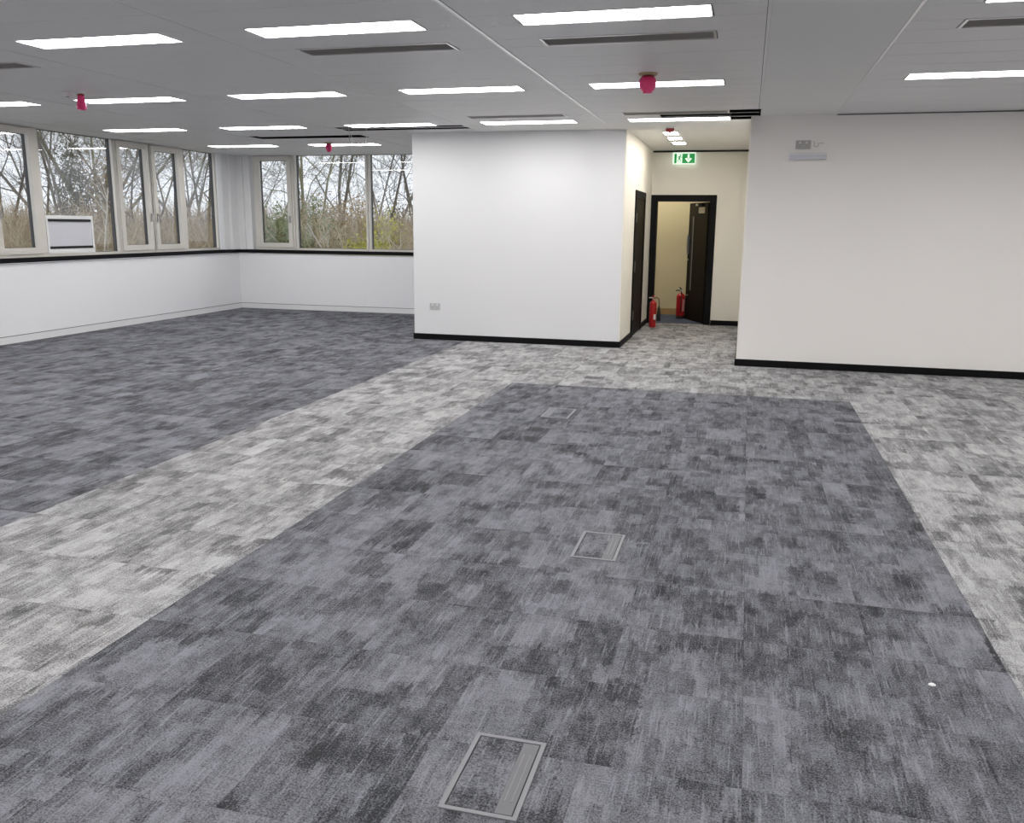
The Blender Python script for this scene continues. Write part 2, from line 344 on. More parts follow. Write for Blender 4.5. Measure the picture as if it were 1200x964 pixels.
# ------------------------------------------------------------------ carpet tiles
def rects():
    out = []
    def zone(x0, x1, y0, y1, dx, dy, m, xs, ys):
        """grid of tiles from (xs, ys) clipped to the rectangle"""
        i0, i1 = math.floor((x0-xs)/dx+1e-4), math.ceil((x1-xs)/dx-1e-4); j0, j1 = math.floor((y0-ys)/dy+1e-4), math.ceil((y1-ys)/dy-1e-4)
        for i in range(i0, i1):
            for j in range(j0, j1):
                a, b, c, d = max(x0, xs+i*dx), min(x1, xs+(i+1)*dx), max(y0, ys+j*dy), min(y1, ys+(j+1)*dy)
                if b-a > .01 and d-c > .01: out.append((round(a, 4), round(b, 4), round(c, 4), round(d, 4), m))
    yo = 8.93
    zone(-2.36, 1.065, YR, yo, 3.425/7, .5, 0, -2.36, yo)
    zone(-3.88, -2.36, YR, PY, 1.52/3, .5, 1, -3.88, yo)
    zone(-2.36, 1.065, yo, RY, 3.425/7, .5, 1, -2.36, yo)
    zone(-2.36, RX, RY, PY, 3.425/7, .5, 1, -2.36, yo)
    zone(PX1, RX, PY, YB+.09, 3.425/7, .5, 1, -2.36, yo)
    zone(1.065, XE, YR, RY, .5, .5, 1, 1.065, yo)
    zone(XL, -3.88, YR, PY, .5, .5, 0, -3.88, yo)
    zone(XL, PX0, PY, YB, .5, .5, 0, -3.88, yo)
    return out
def vis_area(t):
    q = [project(p) for p in ((t[0], t[2], 0), (t[1], t[2], 0), (t[1], t[3], 0), (t[0], t[3], 0))]
    if any(p is None for p in q): return 0
    cx, cy = sum(p[0] for p in q)/4, sum(p[1] for p in q)/4
    if not (-20 < cx < 1220 and -20 < cy < 1000): return 0
    if t[1]-t[0] < .3 or t[3]-t[2] < .3: return 0
    return abs(sum(q[i][0]*q[(i+1) % 4][1]-q[(i+1) % 4][0]*q[i][1] for i in range(4)))/2
TILES = sorted(rects(), key=vis_area, reverse=True)
CM = (CARPET_D, CARPET_L); cache = {}
def tile_mesh(w_, d_, m_):
    k = (round(w_, 3), round(d_, 3), m_)
    if k not in cache:
        bm = bmesh.new(); g = .0006; add_box(bm, -w_/2+g, w_/2-g, -d_/2+g, d_/2-g, 0, .008)
        bmesh.ops.recalc_face_normals(bm, faces=bm.faces[:])
        me = bpy.data.meshes.new('carpet_tile'); bm.to_mesh(me); bm.free(); me.materials.append(CM[m_]); cache[k] = me
    return cache[k]
fl = Vector(floor.location)
for t in TILES[:300]:
    o = bpy.data.objects.new('carpet_tile', tile_mesh(t[1]-t[0], t[3]-t[2], t[4])); COL.objects.link(o); o.parent = floor
    o.location = Vector(((t[0]+t[1])/2, (t[2]+t[3])/2, -.008)) - fl
for m_ in (0, 1):
    bm = bmesh.new(); g = .0006
    for t in TILES[300:]:
        if t[4] == m_: add_box(bm, t[0]+g-fl[0], t[1]-g-fl[0], t[2]+g-fl[1], t[3]-g-fl[1], -.008-fl[2], -fl[2])
    link('carpet_tile_field', bm, CM[m_], floor, kind='stuff')

# ------------------------------------------------------------------ ceiling
BX = [-9.285, -7.42, -5.555, -3.69, -1.825, .04]          # left field runner lines
BR = [.885, 2.75, 4.615, 6.48]                             # right field runner lines
LR = [5.56, 8.27, 10.97, 13.50]                            # near edges of the light rows
ceil = tag(link('ceiling', bmesh.new(), PLANK), 'grey white metal plank suspended ceiling with recessed panel lights', 'ceiling', kind='structure')
# main runners, hidden grid just above the planks and a plain ceiling behind the camera
def cpart(name, b, m_): return box(name, b, m_, ceil)
def splits(a, b, n): return [(a+(b-a)*i/n, a+(b-a)*(i+1)/n) for i in range(n)]
ROWS = []
for a, b, n in ((3.16, 5.56, 5), (5.86, 6.27, 1), (6.54, 8.27, 4), (8.57, 10.35, 4), (10.62, 10.97, 1), (11.27, 13.50, 5), (13.80, YB, 4)):
    for q in splits(a, b, n): ROWS.append(('plank',) + q)
for y in LR: ROWS.append(('light', y, y+.30))
for y in (6.27, 10.35): ROWS.append(('grille', y, y+.27))
G = .0022
pcache = {}
def panel(name, x0, x1, y0, y1, dz=0):
    k = (name, round(x1-x0, 3), round(y1-y0, 3))
    if k not in pcache:
        bm = bmesh.new(); w_, d_ = x1-x0-2*G, y1-y0-2*G
        add_box(bm, -w_/2, w_/2, -d_/2, d_/2, 0, .006); bmesh.ops.bevel(bm, geom=[e for e in bm.edges if e.verts[0].co.z < .001 and e.verts[1].co.z < .001], offset=.0025, segments=1, affect='EDGES')
        bmesh.ops.recalc_face_normals(bm, faces=bm.faces[:])
        me = bpy.data.meshes.new(name); bm.to_mesh(me); bm.free(); me.materials.append(PLANK); pcache[k] = me
    o = bpy.data.objects.new(name, pcache[k]); COL.objects.link(o); o.parent = ceil; o.location = ((x0+x1)/2, (y0+y1)/2, CH+dz)
    return o
LIGHTS, GRILLES = [], []
def bay_limit(bi, right):
    if right: return RY
    if bi >= 3: return 11.27          # last planks before the plain plaster of the corridor
    if bi == 2: return YB
    return YB
for right, lines in ((False, BX), (True, BR)):
    for bi in range(len(lines)-1):
        x0, x1 = lines[bi]+.012, lines[bi+1]-.012; xm = (lines[bi]+lines[bi+1])/2
        lim = bay_limit(bi, right)
        for kind, a, b in ROWS:
            if a >= lim-.05: continue
            b2 = min(b, lim)
            if not right and bi == 2 and a > 12.05: x1c = PX0
            else: x1c = x1
            if kind == 'plank':
                if not right and bi == 2 and abs(a-11.27) < .01: continue                 # open gap beside the partition
                if not right and bi == 1 and 12.1 < a < 12.2:                            # lifted, skewed plank
                    p = panel('loose_ceiling_plank', x0, x1, a, b, .03); p.rotation_euler = (R(-.6), R(.2), R(-4.2)); p.location.y -= .085; p['label'] = 'skewed loose plank above the open gap'; continue
                if not right and bi == 4 and abs(a-10.62) < .01:
                    panel('ceiling_plank', x0, -1.08, a, b2); continue
                panel('ceiling_plank', x0, x1c, a, b2)
            else:
                if kind == 'grille' and not ((right and a < 8) or (not right and bi in (3, 4)) or (not right and bi == 1 and a < 8)):
                    panel('ceiling_plank', x0, x1c, a, b2); continue
                xa, xb = xm-.605, xm+.605
                if not right and bi == 2 and a > 13: panel('ceiling_plank', x0, PX0, a, b); continue
                panel('infill_panel', x0, xa, a, b)
                if not (not right and bi == 4 and a > 10): panel('infill_panel', xb, x1, a, b)
                (LIGHTS if kind == 'light' else GRILLES).append((xm, (a+b)/2, bi, right))
for i, x in enumerate(BX):
    y1 = {0: YB, 1: YB, 2: YB, 3: PY, 4: 11.27, 5: 10.35}[i]
    bm = bmesh.new(); z = CH-.004 if i == 4 else CH+.003
    w_ = .0135 if i == 4 else .0105; add_box(bm, x-w_, x+w_, 3.16, y1, z, CH+.012); link('main_runner', bm, ALU if i in (4,) else RUNNER, ceil)
for i, x in enumerate(BR):
    bm = bmesh.new(); add_box(bm, x-.0105, x+.0105, 3.16, RY, CH-.004 if i == 0 else CH+.003, CH+.012); link('main_runner', bm, ALU if i == 0 else RUNNER, ceil)
cpart('edge_strip', (XL-.06, BX[0]-.012, 3.16, YB+.06, CH, CH+.025), PLANK)
cpart('edge_strip', (BX[0]-.012, PX0, YB, YB+.06, CH, CH+.025), PLANK)
cpart('beam_soffit', (BX[5]+.012, BR[0]-.012, YR, RY, CH-.002, CH+.03), PLASTER)
cpart('edge_strip', (BR[3]+.012, XE, 3.16, RY, CH, CH+.025), PLANK)
cpart('corridor_plasterboard', (-3.678, RX-.012, 11.272, YB, CH, CH+.007), PLASTER)
cpart('rear_field', (XL-.06, BX[5]+.012, YR, 3.158, CH, CH+.025), PLANK)
cpart('rear_field', (BR[0]-.012, XE, YR, 3.158, CH, CH+.025), PLANK)
cpart('hanger_bar', (-5.54, -3.70, 11.50, 11.53, CH+.004, CH+.012), RUNNER)
cpart('hanger_bar', (-1.08, .03, 10.955, 10.965, CH-.001, CH+.007), RUNNER)
cpart('hanger_bar', (-1.08, .03, 10.635, 10.645, CH+.002, CH+.007), RUNNER)
struct('trim_4', (BR[0], XE, RY-.006, RY, CH-.012, CH-.001), LINE, 'thin dark line where the wide white wall meets the ceiling', 'trim')

# recessed LED panels
def make_light():
    t = thing('ceiling_light', '', 'ceiling light', (0, 0, CH))
    bm = bmesh.new()
    add_box(bm, -.6, .6, -.145, .145, .012, .07); link('housing', bm, DARK, t)  # steel housing coloured near-black in place of the shade above the ceiling
    bm = bmesh.new()
    for b in ((-.602, .602, -.147, -.140), (-.602, .602, .140, .147), (-.602, -.594, -.140, .140), (.594, .602, -.140, .140)): add_box(bm, *b, -.003, .020)
    link('frame', bm, RUNNER, t)
    bm = bmesh.new(); add_box(bm, -.594, .594, -.140, .140, .001, .012); link('diffuser', bm, LED, t)
    return t
proto = make_light(); first = True
def lamp_label(x, y, bi, right):
    if y < 4: return 'lit LED ceiling panel in the rows before the first louvre grilles'
    row = 0 if y < 7 else (1 if y < 10 else (2 if y < 13 else 3))
    if right: return ('lit LED ceiling panel in front of a louvre grille', 'lit LED ceiling panel last before the wide white wall')[row] + (', right beside the plain beam', ', second bay from the beam', ', third bay from the beam')[bi]
    return {(0, 4): 'lit LED ceiling panel between bright runner and plain beam, louvre grille behind it',
            (0, 3): 'lit LED ceiling panel left of bright runner, louvre grille behind it', (0, 2): 'lit LED ceiling panel two bays from the bright runner, no grille behind it',
            (0, 1): 'lit LED ceiling panel with a louvre grille behind, close to the windows', (0, 0): 'lit LED ceiling panel in the grille row, closest to the windows',
            (1, 4): 'lit LED ceiling panel behind the large crimson wrapped sounder', (1, 3): 'lit LED ceiling panel left of bright runner, level with the large crimson sounder',
            (1, 2): 'lit LED ceiling panel next towards the room middle from the bell shaped sounder', (1, 1): 'lit LED ceiling panel behind the bell shaped crimson sounder',
            (1, 0): 'lit LED ceiling panel between bell shaped sounder and windows', (2, 4): 'lit LED ceiling panel beside black ceiling gaps in front of the corridor',
            (2, 3): 'lit LED ceiling panel just before the white partition wall', (2, 2): 'lit LED ceiling panel along the long black ceiling opening',
            (2, 1): 'lit LED ceiling panel just before the skewed loose ceiling plank', (2, 0): 'lit LED ceiling panel over the wide window pane and twin casements',
            (3, 1): 'lit LED ceiling panel behind the small crimson sounder before the corner window', (3, 0): 'lit LED ceiling panel over the room corner by the windows'}[(row, bi)]
def place_light(x, y, bi, right):
    global first
    o = proto if first else copy_tree(proto); first = False
    o.location = (x, y, CH); o['label'] = lamp_label(x, y, bi, right); o['group'] = 'recessed ceiling panel lights'
for a in LIGHTS: place_light(*a)
for y in (3.01, .31, -2.39):      # rows overhead and behind the camera that light the room
    for bi in range(5): place_light((BX[bi]+BX[bi+1])/2, y, bi, False)
    for bi in range(3): place_light((BR[bi]+BR[bi+1])/2, y, bi, True)
for o in [o for o in S.objects if o.name.startswith('ceiling_light')]:
    if o.location.y < 3.2: o.location.z = CH-.022

def make_grille():
    t = thing('air_grille', '', 'air grille', (0, 0, CH))
    bm = bmesh.new()
    for b in ((-.602, .602, -.132, -.112), (-.602, .602, .112, .132), (-.602, -.582, -.112, .112), (.582, .602, -.112, .112)): add_box(bm, *b, -.004, .02)
    link('frame', bm, ALU, t)
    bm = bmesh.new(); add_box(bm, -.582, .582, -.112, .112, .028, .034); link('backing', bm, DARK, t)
    bm = bmesh.new()
    for k in range(9):
        y = -.1+k*.025
        vs = [bm.verts.new(p) for p in ((-.582, y-.005, .002), (.582, y-.005, .002), (.582, y+.009, .026), (-.582, y+.009, .026), (-.582, y-.003, .001), (.582, y-.003, .001), (.582, y+.011, .025), (-.582, y+.011, .025))]
        for f in ((0, 1, 2, 3), (7, 6, 5, 4), (0, 4, 5, 1), (2, 6, 7, 3), (1, 5, 6, 2), (3, 7, 4, 0)): bm.faces.new([vs[i] for i in f])
    link('louvre_blades', bm, GRILLE, t, kind='stuff')
    return t
gp = make_grille(); gf = True
for x, y, bi, right in GRILLES:
    o = gp if gf else copy_tree(gp); gf = False
    o.location = (x, y, CH)
    if right: lb = ('grey louvre grille right of the plain beam', 'grey louvre grille in the second bay from the beam', 'grey louvre grille in the third bay from the beam')[bi]
    elif y < 8: lb = ['grey louvre grille over the windows', 'grey louvre grille in the bay after the windows', 'grey louvre grille with a bare bay either side', 'wide louvre grille left of the bright ceiling runner', 'wide louvre grille between bright runner and plain beam'][bi]
    else: lb = ['far louvre grille nearest the windows', 'far louvre grille before the skewed ceiling plank', 'far louvre grille before the black ceiling opening', 'thin looking louvre grille just before the white partition', 'louvre grille beside black gaps before the corridor'][bi]
    o['label'] = lb; o['group'] = 'ceiling louvre grilles'

# corridor downlights
for i, y in enumerate((12.60, 13.30, 14.05)):
    t = thing('corridor_downlight', ['small bright corridor downlight closest to the red sounder', 'small bright corridor downlight, middle one of three', 'small bright corridor downlight closest to the exit sign'][i], 'ceiling light', (-1.11, y, CH), 'corridor downlights')
    bm = bmesh.new()
    for b in ((-.105, .105, -.16, -.145), (-.105, .105, .145, .16), (-.105, -.09, -.145, .145), (.09, .105, -.145, .145)): add_box(bm, *b, -.012, 0)
    link('trim', bm, WHITEP, t)
    bm = bmesh.new(); add_box(bm, -.09, .09, -.145, .145, -.016, -.002); link('lens', bm, LEDW, t)
lt = thing('lobby_light', 'warm ceiling panel lighting the lobby behind the doorway', 'ceiling light', (-1.6, 16.4, CH))
bm = bmesh.new(); add_box(bm, -.3, .3, -.3, .3, -.02, 0); link('housing', bm, WHITEP, lt)
bm = bmesh.new(); add_box(bm, -.27, .27, -.27, .27, -.026, -.02); link('diffuser', bm, mat('lobby_diffuser', (.9, .9, .9), .5, emit=(1, .94, .80), estr=20, noise=(4, .01)), lt)

# ------------------------------------------------------------------ sounders on the ceiling
def sounder(x, y, w_, hgt, label, shape, film=REDF):
    t = thing('alarm_sounder', label, 'alarm', (x, y, CH), 'red ceiling alarm sounders')
    bm = bmesh.new(); add_lathe(bm, [(w_*.50, -.018), (w_*.55, -.006), (w_*.55, 0)], 20); link('base', bm, TAN if shape == 'round' else WHITEP, t, smooth=False)
    bm = bmesh.new()
    if shape == 'round':
        pr = [(.22, 0), (.34, .07), (.44, .19), (.50, .38), (.49, .55), (.43, .72), (.34, .85), (.25, .93), (.27, 1.0)]
    elif shape == 'bell':
        pr = [(.20, 0), (.28, .10), (.36, .25), (.40, .45), (.46, .70), (.50, .88), (.42, .97), (.25, 1.0)]
    else:
        pr = [(.50, 0), (.50, .40), (.44, .75), (.30, 1.0)]
    n = 22; rings = []
    for k, (r, z) in enumerate(pr):
        rings.append([bm.verts.new((math.cos(2*math.pi*j/n)*w_*r*(1+.05*math.sin(5*j+k*1.7)), math.sin(2*math.pi*j/n)*w_*r*(1+.05*math.cos(4*j+k)), -.018-z*hgt)) for j in range(n)])
    for k in range(len(rings)-1):
        for j in range(n): bm.faces.new((rings[k][j], rings[k][(j+1) % n], rings[k+1][(j+1) % n], rings[k+1][j]))
    bm.faces.new(rings[0]); bm.faces.new(rings[-1][::-1])
    link('wrapped_body', bm, film, t, smooth=True)
    bm = bmesh.new(); add_lathe(bm, [(w_*.30, -.017-hgt*.12), (w_*.385, -.017-hgt*.10), (w_*.36, -.017-hgt*.05), (w_*.28, -.017-hgt*.02)], 20)
    link('collar', bm, REDD, t, smooth=True)
sounder(-.905, 7.83, .148, .140, 'large crimson film wrapped sounder under the ceiling near the plain beam', 'round')
sounder(-6.58, 7.80, .095, .155, 'bell shaped crimson wrapped sounder under the ceiling near the windows', 'bell')
sounder(-6.57, 13.25, .105, .125, 'small crimson wrapped sounder under the ceiling before the corner window', 'round')
sounder(-1.07, 11.93, .11, .05, 'dull red half domed sounder before the corridor downlights', 'dome', REDD)
t = thing('smoke_detector', 'pale round smoke detector beside the bell shaped sounder', 'detector', (-6.74, 7.80, CH))
bm = bmesh.new(); add_lathe(bm, [(.03, -.04), (.045, -.03), (.052, -.012), (.052, 0)], 18); link('body', bm, WHITEP, t, smooth=True)
bm = bmesh.new(); add_lathe(bm, [(.012, -.047), (.022, -.040)], 12); link('cap', bm, GREYP, t)
for x, y, lb in ((-1.99, 5.75, 'tiny row of sensor lenses in the infill panel left of bright runner'), (-1.655, 5.76, 'tiny sensor lens in the infill panel right of bright runner'), (-1.97, 10.485, 'tiny sensor lens in the infill panel by the white partition')):
    t = thing('ceiling_sensor', lb, 'sensor', (x, y, CH), 'ceiling sensors')
    bm = bmesh.new(); add_lathe(bm, [(.022, -.006), (.03, -.002), (.03, 0)], 14); link('bezel', bm, RUNNERW, t)
    bm = bmesh.new(); add_lathe(bm, [(.006, -.011), (.013, -.006)], 10); link('lens', bm, WHITEP, t)

# loose cables out of the openings
def cable(pts, r, label):
    bm = bmesh.new(); add_tube(bm, [Vector(p)-Vector(pts[0]) for p in pts], r, 6)
    o = link('ceiling_cable', bm, CABLE, smooth=True); o.location = pts[0]; tag(o, label, 'cable', 'loose ceiling cables')
cable([(-5.50, 11.72, CH+.06), (-5.49, 11.72, CH-.02), (-5.44, 11.72, CH-.10), (-5.38, 11.73, CH-.17), (-5.34, 11.74, CH-.20), (-5.28, 11.74, CH-.20), (-5.25, 11.74, CH-.15), (-5.24, 11.74, CH-.03), (-5.24, 11.74, CH+.06)], .005, 'loose white cable looping down from the black ceiling opening')
cable([(-5.86, 12.50, CH+.05), (-5.86, 12.50, CH-.05), (-5.855, 12.51, CH-.14), (-5.85, 12.52, CH-.22)], .005, 'loose white cable hanging straight from the skewed plank gap')

# ------------------------------------------------------------------ corridor end door
def architrave(name, b_list, parent, base, m_=BLACK):
    for b in b_list: box(name, b, m_, parent, base, bevel=.004)
DX0, DX1, DZ = -1.54, -.66, 2.085
dl = (-1.10, YB, 0)
d = thing('door_1', 'open black door with narrow vision slot at the corridor end', 'door', dl, kind='structure')
architrave('architrave', [(PX1+.012, DX0, YB-.018, YB+.13, 0, 2.195), (DX1, -.548, YB-.018, YB+.13, 0, 2.195), (DX0, DX1, YB-.018, YB+.13, DZ, 2.195)], d, dl)
# leaf: swings into the lobby about its right-hand hinge
hinge = Vector((DX1-.01, YB+.13, 0)); ang = math.atan2(16.43-hinge.y, -1.035-hinge.x)
LW = .86
def leaf_pt(u, v_, z): # u from the hinge, v_ thickness towards the corridor side
    c, s_ = math.cos(ang), math.sin(ang); n = Vector((s_, -c, 0))      # normal towards the viewer's left
    return Vector((hinge.x+c*u, hinge.y+s_*u, z)) + n*v_ - Vector(dl)
def leaf_box(name, u0, u1, v0, v1, z0, z1, m_, parent):
    bm = bmesh.new(); vs = [bm.verts.new(leaf_pt(u, v_, z)) for z in (z0, z1) for (u, v_) in ((u0, v0), (u1, v0), (u1, v1), (u0, v1))]
    for f in ((3,2,1,0),(4,5,6,7),(0,1,5,4),(1,2,6,5),(2,3,7,6),(3,0,4,7)): bm.faces.new([vs[i] for i in f])
    return link(name, bm, m_, parent)
leaf = leaf_box('door_leaf', 0, LW, -.022, .022, .008, DZ-.006, DOORB, d)
sg = -1 if leaf_pt(.4, -.1, 0).x < leaf_pt(.4, .1, 0).x else 1           # side of the leaf that faces the corridor
def on_leaf(name, u0, u1, z0, z1, th, m_): 
    a, b = sg*.0225, sg*(.0225+th)
    return leaf_box(name, u0, u1, min(a, b), max(a, b), z0, z1, m_, leaf)
on_leaf('vision_glass', .64, .72, .55, 1.84, .003, GASKET)
for u0, u1, z0, z1 in ((.625, .640, .54, 1.85), (.72, .730, .54, 1.85), (.64, .72, 1.84, 1.85), (.64, .72, .54, .55)): on_leaf('vision_bead', u0, u1, z0, z1, .008, GREYP if u0 < .63 else DOORB)
on_leaf('door_notice', .14, .42, 1.90, 2.0, .003, mat('aged_notice', (.50, .46, .36), .5, noise=(40, .1)))
for k in range(3): on_leaf('notice_print', .165+.085*k, .225+.085*k, 1.92, 1.98, .0045, GREYP)
on_leaf('door_closer', .18, .42, 2.02, 2.065, .05, BLACK)
on_leaf('closer_cover', .34, .44, 2.025, 2.06, .056, STEEL)
on_leaf('pull_handle', .80, .825, 1.18, 1.52, .04, STEEL)
on_leaf('lock_rose', .80, .83, 1.07, 1.10, .02, STEEL)
on_leaf('kick_stud', .74, .78, .44, .455, .02, STEEL)
box('threshold_bar', (DX0, DX1, YB+.07, YB+.10, -.004, .004), DARK, d, dl)

# side door of the corridor
s2 = (PX1+.012, 13.885, 0)
d2 = thing('door_2', 'closed dark side door in the left corridor wall', 'door', s2, kind='structure')
SX = PX1+.012
architrave('architrave', [(SX, SX+.02, 13.25, 13.35, 0, 2.19), (SX, SX+.02, 14.42, 14.52, 0, 2.19), (SX, SX+.02, 13.35, 14.42, 2.09, 2.19)], d2, s2)
lf2 = box('door_leaf', (SX, SX+.008, 13.352, 14.418, .005, 2.088), DOORB, d2, s2)
box('hinge', (SX+.008, SX+.022, 13.36, 13.39, 1.72, 1.86), STEEL, lf2, s2)
box('hinge', (SX+.008, SX+.022, 13.36, 13.39, .26, .40), STEEL, lf2, s2)
box('lock_plate', (SX+.008, SX+.016, 13.37, 13.44, .98, 1.14), STEEL, lf2, s2)

# wall switch on the strip between the doors
t = thing('wall_switch', 'small pale switch plate on the strip between the two corridor doors', 'switch', (SX, 14.95, .55))
box('plate', (SX, SX+.008, 14.90, 15.0, .5, .62), TRIMW, t, (SX, 14.95, .55)); box('rocker', (SX+.008, SX+.012, 14.93, 14.97, .54, .58), WHITEP, t, (SX, 14.95, .55))

# ------------------------------------------------------------------ exit sign
el = (-1.12, 15.42, 2.90)
t = thing('exit_sign', 'green emergency exit sign with running figure and white arrow above the door', 'exit sign', el)
box('housing', (el[0]-.185, el[0]+.185, 15.39, YB-.0, 2.885, CH-.03), GREYP, t, el, bevel=.004)
box('panel', (el[0]-.19, el[0]+.19, 15.425, 15.44, 2.695, 2.885), SIGNW, t, el)
Y0 = 15.4245
def flat(name, polys, m_, parent, yf, th=.0015):
    bm = bmesh.new()
    for poly in polys:
        a = [bm.verts.new((x, yf-el[1], z+2.79-el[2])) for x, z in poly]; b = [bm.verts.new((x, yf-th-el[1], z+2.79-el[2])) for x, z in poly]
        bm.faces.new(a); bm.faces.new(b[::-1])
        for i in range(len(poly)): bm.faces.new((a[i], a[(i+1) % len(poly)], b[(i+1) % len(poly)], b[i]))
    return link(name, bm, m_, parent)
def rc(x0, x1, z0, z1): return [(x0, z0), (x1, z0), (x1, z1), (x0, z1)]
flat('green_band', [rc(-.165, -.125, -.08, .075)], SIGNG, t, Y0)
flat('green_field', [rc(-.035, .175, -.08, .075)], SIGNG, t, Y0)
def limb(x0, z0, x1, z1, w_):
    dx, dz = x1-x0, z1-z0; l = math.hypot(dx, dz); nx, nz = -dz/l*w_/2, dx/l*w_/2
    return [(x0-nx, z0-nz), (x1-nx, z1-nz), (x1+nx, z1+nz), (x0+nx, z0+nz)]
head = [(-.065+.012*math.cos(k*math.pi/5), .052+.012*math.sin(k*math.pi/5)) for k in range(10)]
flat('running_figure', [head, limb(-.072, .038, -.085, -.010, .022), limb(-.072, .030, -.048, .012, .010), limb(-.048, .012, -.040, .026, .010), limb(-.076, .030, -.103, .022, .010), limb(-.103, .022, -.108, .004, .010),
     limb(-.082, -.008, -.058, -.026, .013), limb(-.058, -.026, -.066, -.060, .012), limb(-.088, -.008, -.096, -.036, .013), limb(-.096, -.036, -.118, -.048, .012)], SIGNG, t, Y0)
flat('arrow', [rc(.055, .085, -.01, .065), [(.070, -.068), (.125, -.008), (.105, .008), (.070, -.028)], [(.070, -.068), (.070, -.028), (.035, .008), (.015, -.008)]], SIGNW, t, Y0-.0016)

# ------------------------------------------------------------------ fire extinguishers
def extinguisher(loc, r, hgt, label, kind):
    t = thing('fire_extinguisher', label, 'fire extinguisher', loc, 'fire extinguishers by the end door')
    b = hgt*.80
    bm = bmesh.new(); add_lathe(bm, [(r*.93, .0), (r, .012), (r, b-r*.9), (r*.93, b-r*.5), (r*.72, b-r*.18), (r*.40, b), (r*.30, b+.015)], 24); body = link('cylinder', bm, REDP, t, smooth=True)
    if kind == 'foam':
        bm = bmesh.new(); add_lathe(bm, [(r*1.02, 0), (r*1.03, .01), (r*1.03, .05), (r*.99, .06)], 24); link('base_ring', bm, RUBBER, t)
    bm = bmesh.new(); add_lathe(bm, [(r*.22, b+.005), (r*.22, b+.06), (r*.14, b+.07)], 12); link('valve', bm, REDP if kind == 'co2' else STEEL, t)
    bm = bmesh.new(); add_tube(bm, [(r*.1, 0, b+.05), (-r*.6, 0, b+.055), (-r*1.25, -.005, b+.05)], [.010, .012, .010], 6); link('carry_handle', bm, GREYP if kind == 'co2' else RUBBER, t)
    bm = bmesh.new(); add_tube(bm, [(r*.15, 0, b+.06), (-r*.1, 0, b+.085), (-r*.35 if kind == 'foam' else r*.35, -.005, hgt)], [.011, .013, .010], 6); link('squeeze_lever', bm, RUBBER if kind == 'foam' else REDP, t)
    bm = bmesh.new(); add_lathe(bm, [(.012, 0), (.012, .012)], 12, (0, 0, 0)); bmesh.ops.rotate(bm, verts=bm.verts[:], matrix=Matrix.Rotation(R(90), 3, 'X')); bmesh.ops.translate(bm, verts=bm.verts[:], vec=(0, -r*.2, b+.035)); link('gauge', bm, STEEL, t)
    if kind == 'co2':
        bm = bmesh.new(); add_tube(bm, [(r*.1, 0, b+.04), (r*.9, .0, b+.06), (r*1.55, .0, b+.04), (r*1.72, .0, b-.04), (r*1.72, 0, b-.10)], .007, 8); link('hose', bm, RUBBER, t, smooth=True)
        bm = bmesh.new(); add_lathe(bm, [(.034, b-.33), (.032, b-.22), (.020, b-.12), (.014, b-.08)], 16, (r*1.72, 0, 0)); link('horn', bm, RUBBER, t, smooth=True)
        a0, a1 = R(-68), R(-22)
    else:
        bm = bmesh.new(); add_tube(bm, [(0, -r*.2, b+.04), (r*.1, -r*.9, b+.02), (r*.12, -r*1.12, b-.10), (r*.12, -r*1.12, .16), (r*.12, -r*1.10, .10)], .009, 8); link('hose', bm, RUBBER, t, smooth=True)
        a0, a1 = R(-62), R(-20)
    bm = bmesh.new(); N = 6; z0, z1 = hgt*.24, hgt*.40 if kind == 'co2' else hgt*.62      # wrapped label
    vs = [[bm.verts.new((math.cos(a0+(a1-a0)*k/N)*r*1.008, math.sin(a0+(a1-a0)*k/N)*r*1.008, z)) for k in range(N+1)] for z in (z0, z1)]
    for k in range(N): bm.faces.new((vs[0][k], vs[0][k+1], vs[1][k+1], vs[1][k]))
    link('label_wrap', bm, WHITEP if kind == 'co2' else mat('faded_label', (.62, .30, .32), .5, noise=(40, .2)), t)
    return t
extinguisher((-1.475, 14.84, 0), .058, .55, 'slim red fire extinguisher with black horn standing in the corridor', 'co2')
extinguisher((-1.13, 16.42, 0.001), .080, .58, 'wider red fire extinguisher with dark base beside the open door edge', 'foam')

# ------------------------------------------------------------------ sockets and the tray on the wide wall
def socket(x, z, yf, w_, hgt, m_, label):
    t = thing('wall_socket', label, 'socket', (x, yf, z-hgt/2))
    bs = (x, yf, z-hgt/2)
    p = box('face_plate', (x-w_/2, x+w_/2, yf-.01, yf, z-hgt/2, z+hgt/2), m_, t, bs, bevel=.003)
    for s_ in (-1, 1):
        box('switch', (x+s_*w_*.22-.009, x+s_*w_*.22+.009, yf-.014, yf-.01, z+hgt*.12, z+hgt*.34), WHITEP, p, bs)
        bm = bmesh.new()
        for dx, dz, ww, hh in ((0, -.006, .004, .009), (-.011, -.022, .007, .003), (.011, -.022, .007, .003)): add_box(bm, x+s_*w_*.22+dx-ww/2-bs[0], x+s_*w_*.22+dx+ww/2-bs[0], -.0115, -.0095, z+dz-hh/2-bs[2], z+dz+hh/2-bs[2])
        link('pin_holes', bm, DARK, p)
    return t
socket(-4.365, .49, PY, .155, .095, mat('pale_grey_socket', (.52, .52, .53), .35, .2, noise=(40, .04)), 'pale twin power socket low on the white partition')
socket(.545, 2.595, RY, .165, .095, GREYP, 'grey steel twin socket high on the wide white wall')
tb = (.603, RY, 2.43)
t = thing('wall_tray', 'slim white wall tray below the grey socket on the wide wall', 'tray', tb)
box('back_plate', (.40, .806, RY-.006, RY, 2.43, 2.512), WHITEP, t, tb); box('shelf', (.40, .806, RY-.085, RY-.006, 2.43, 2.440), WHITEP, t, tb)
box('front_lip', (.40, .806, RY-.093, RY-.085, 2.43, 2.475), BOARDW, t, tb); box('end_cap', (.77, .806, RY-.085, RY-.006, 2.44, 2.475), WHITEP, t, tb)
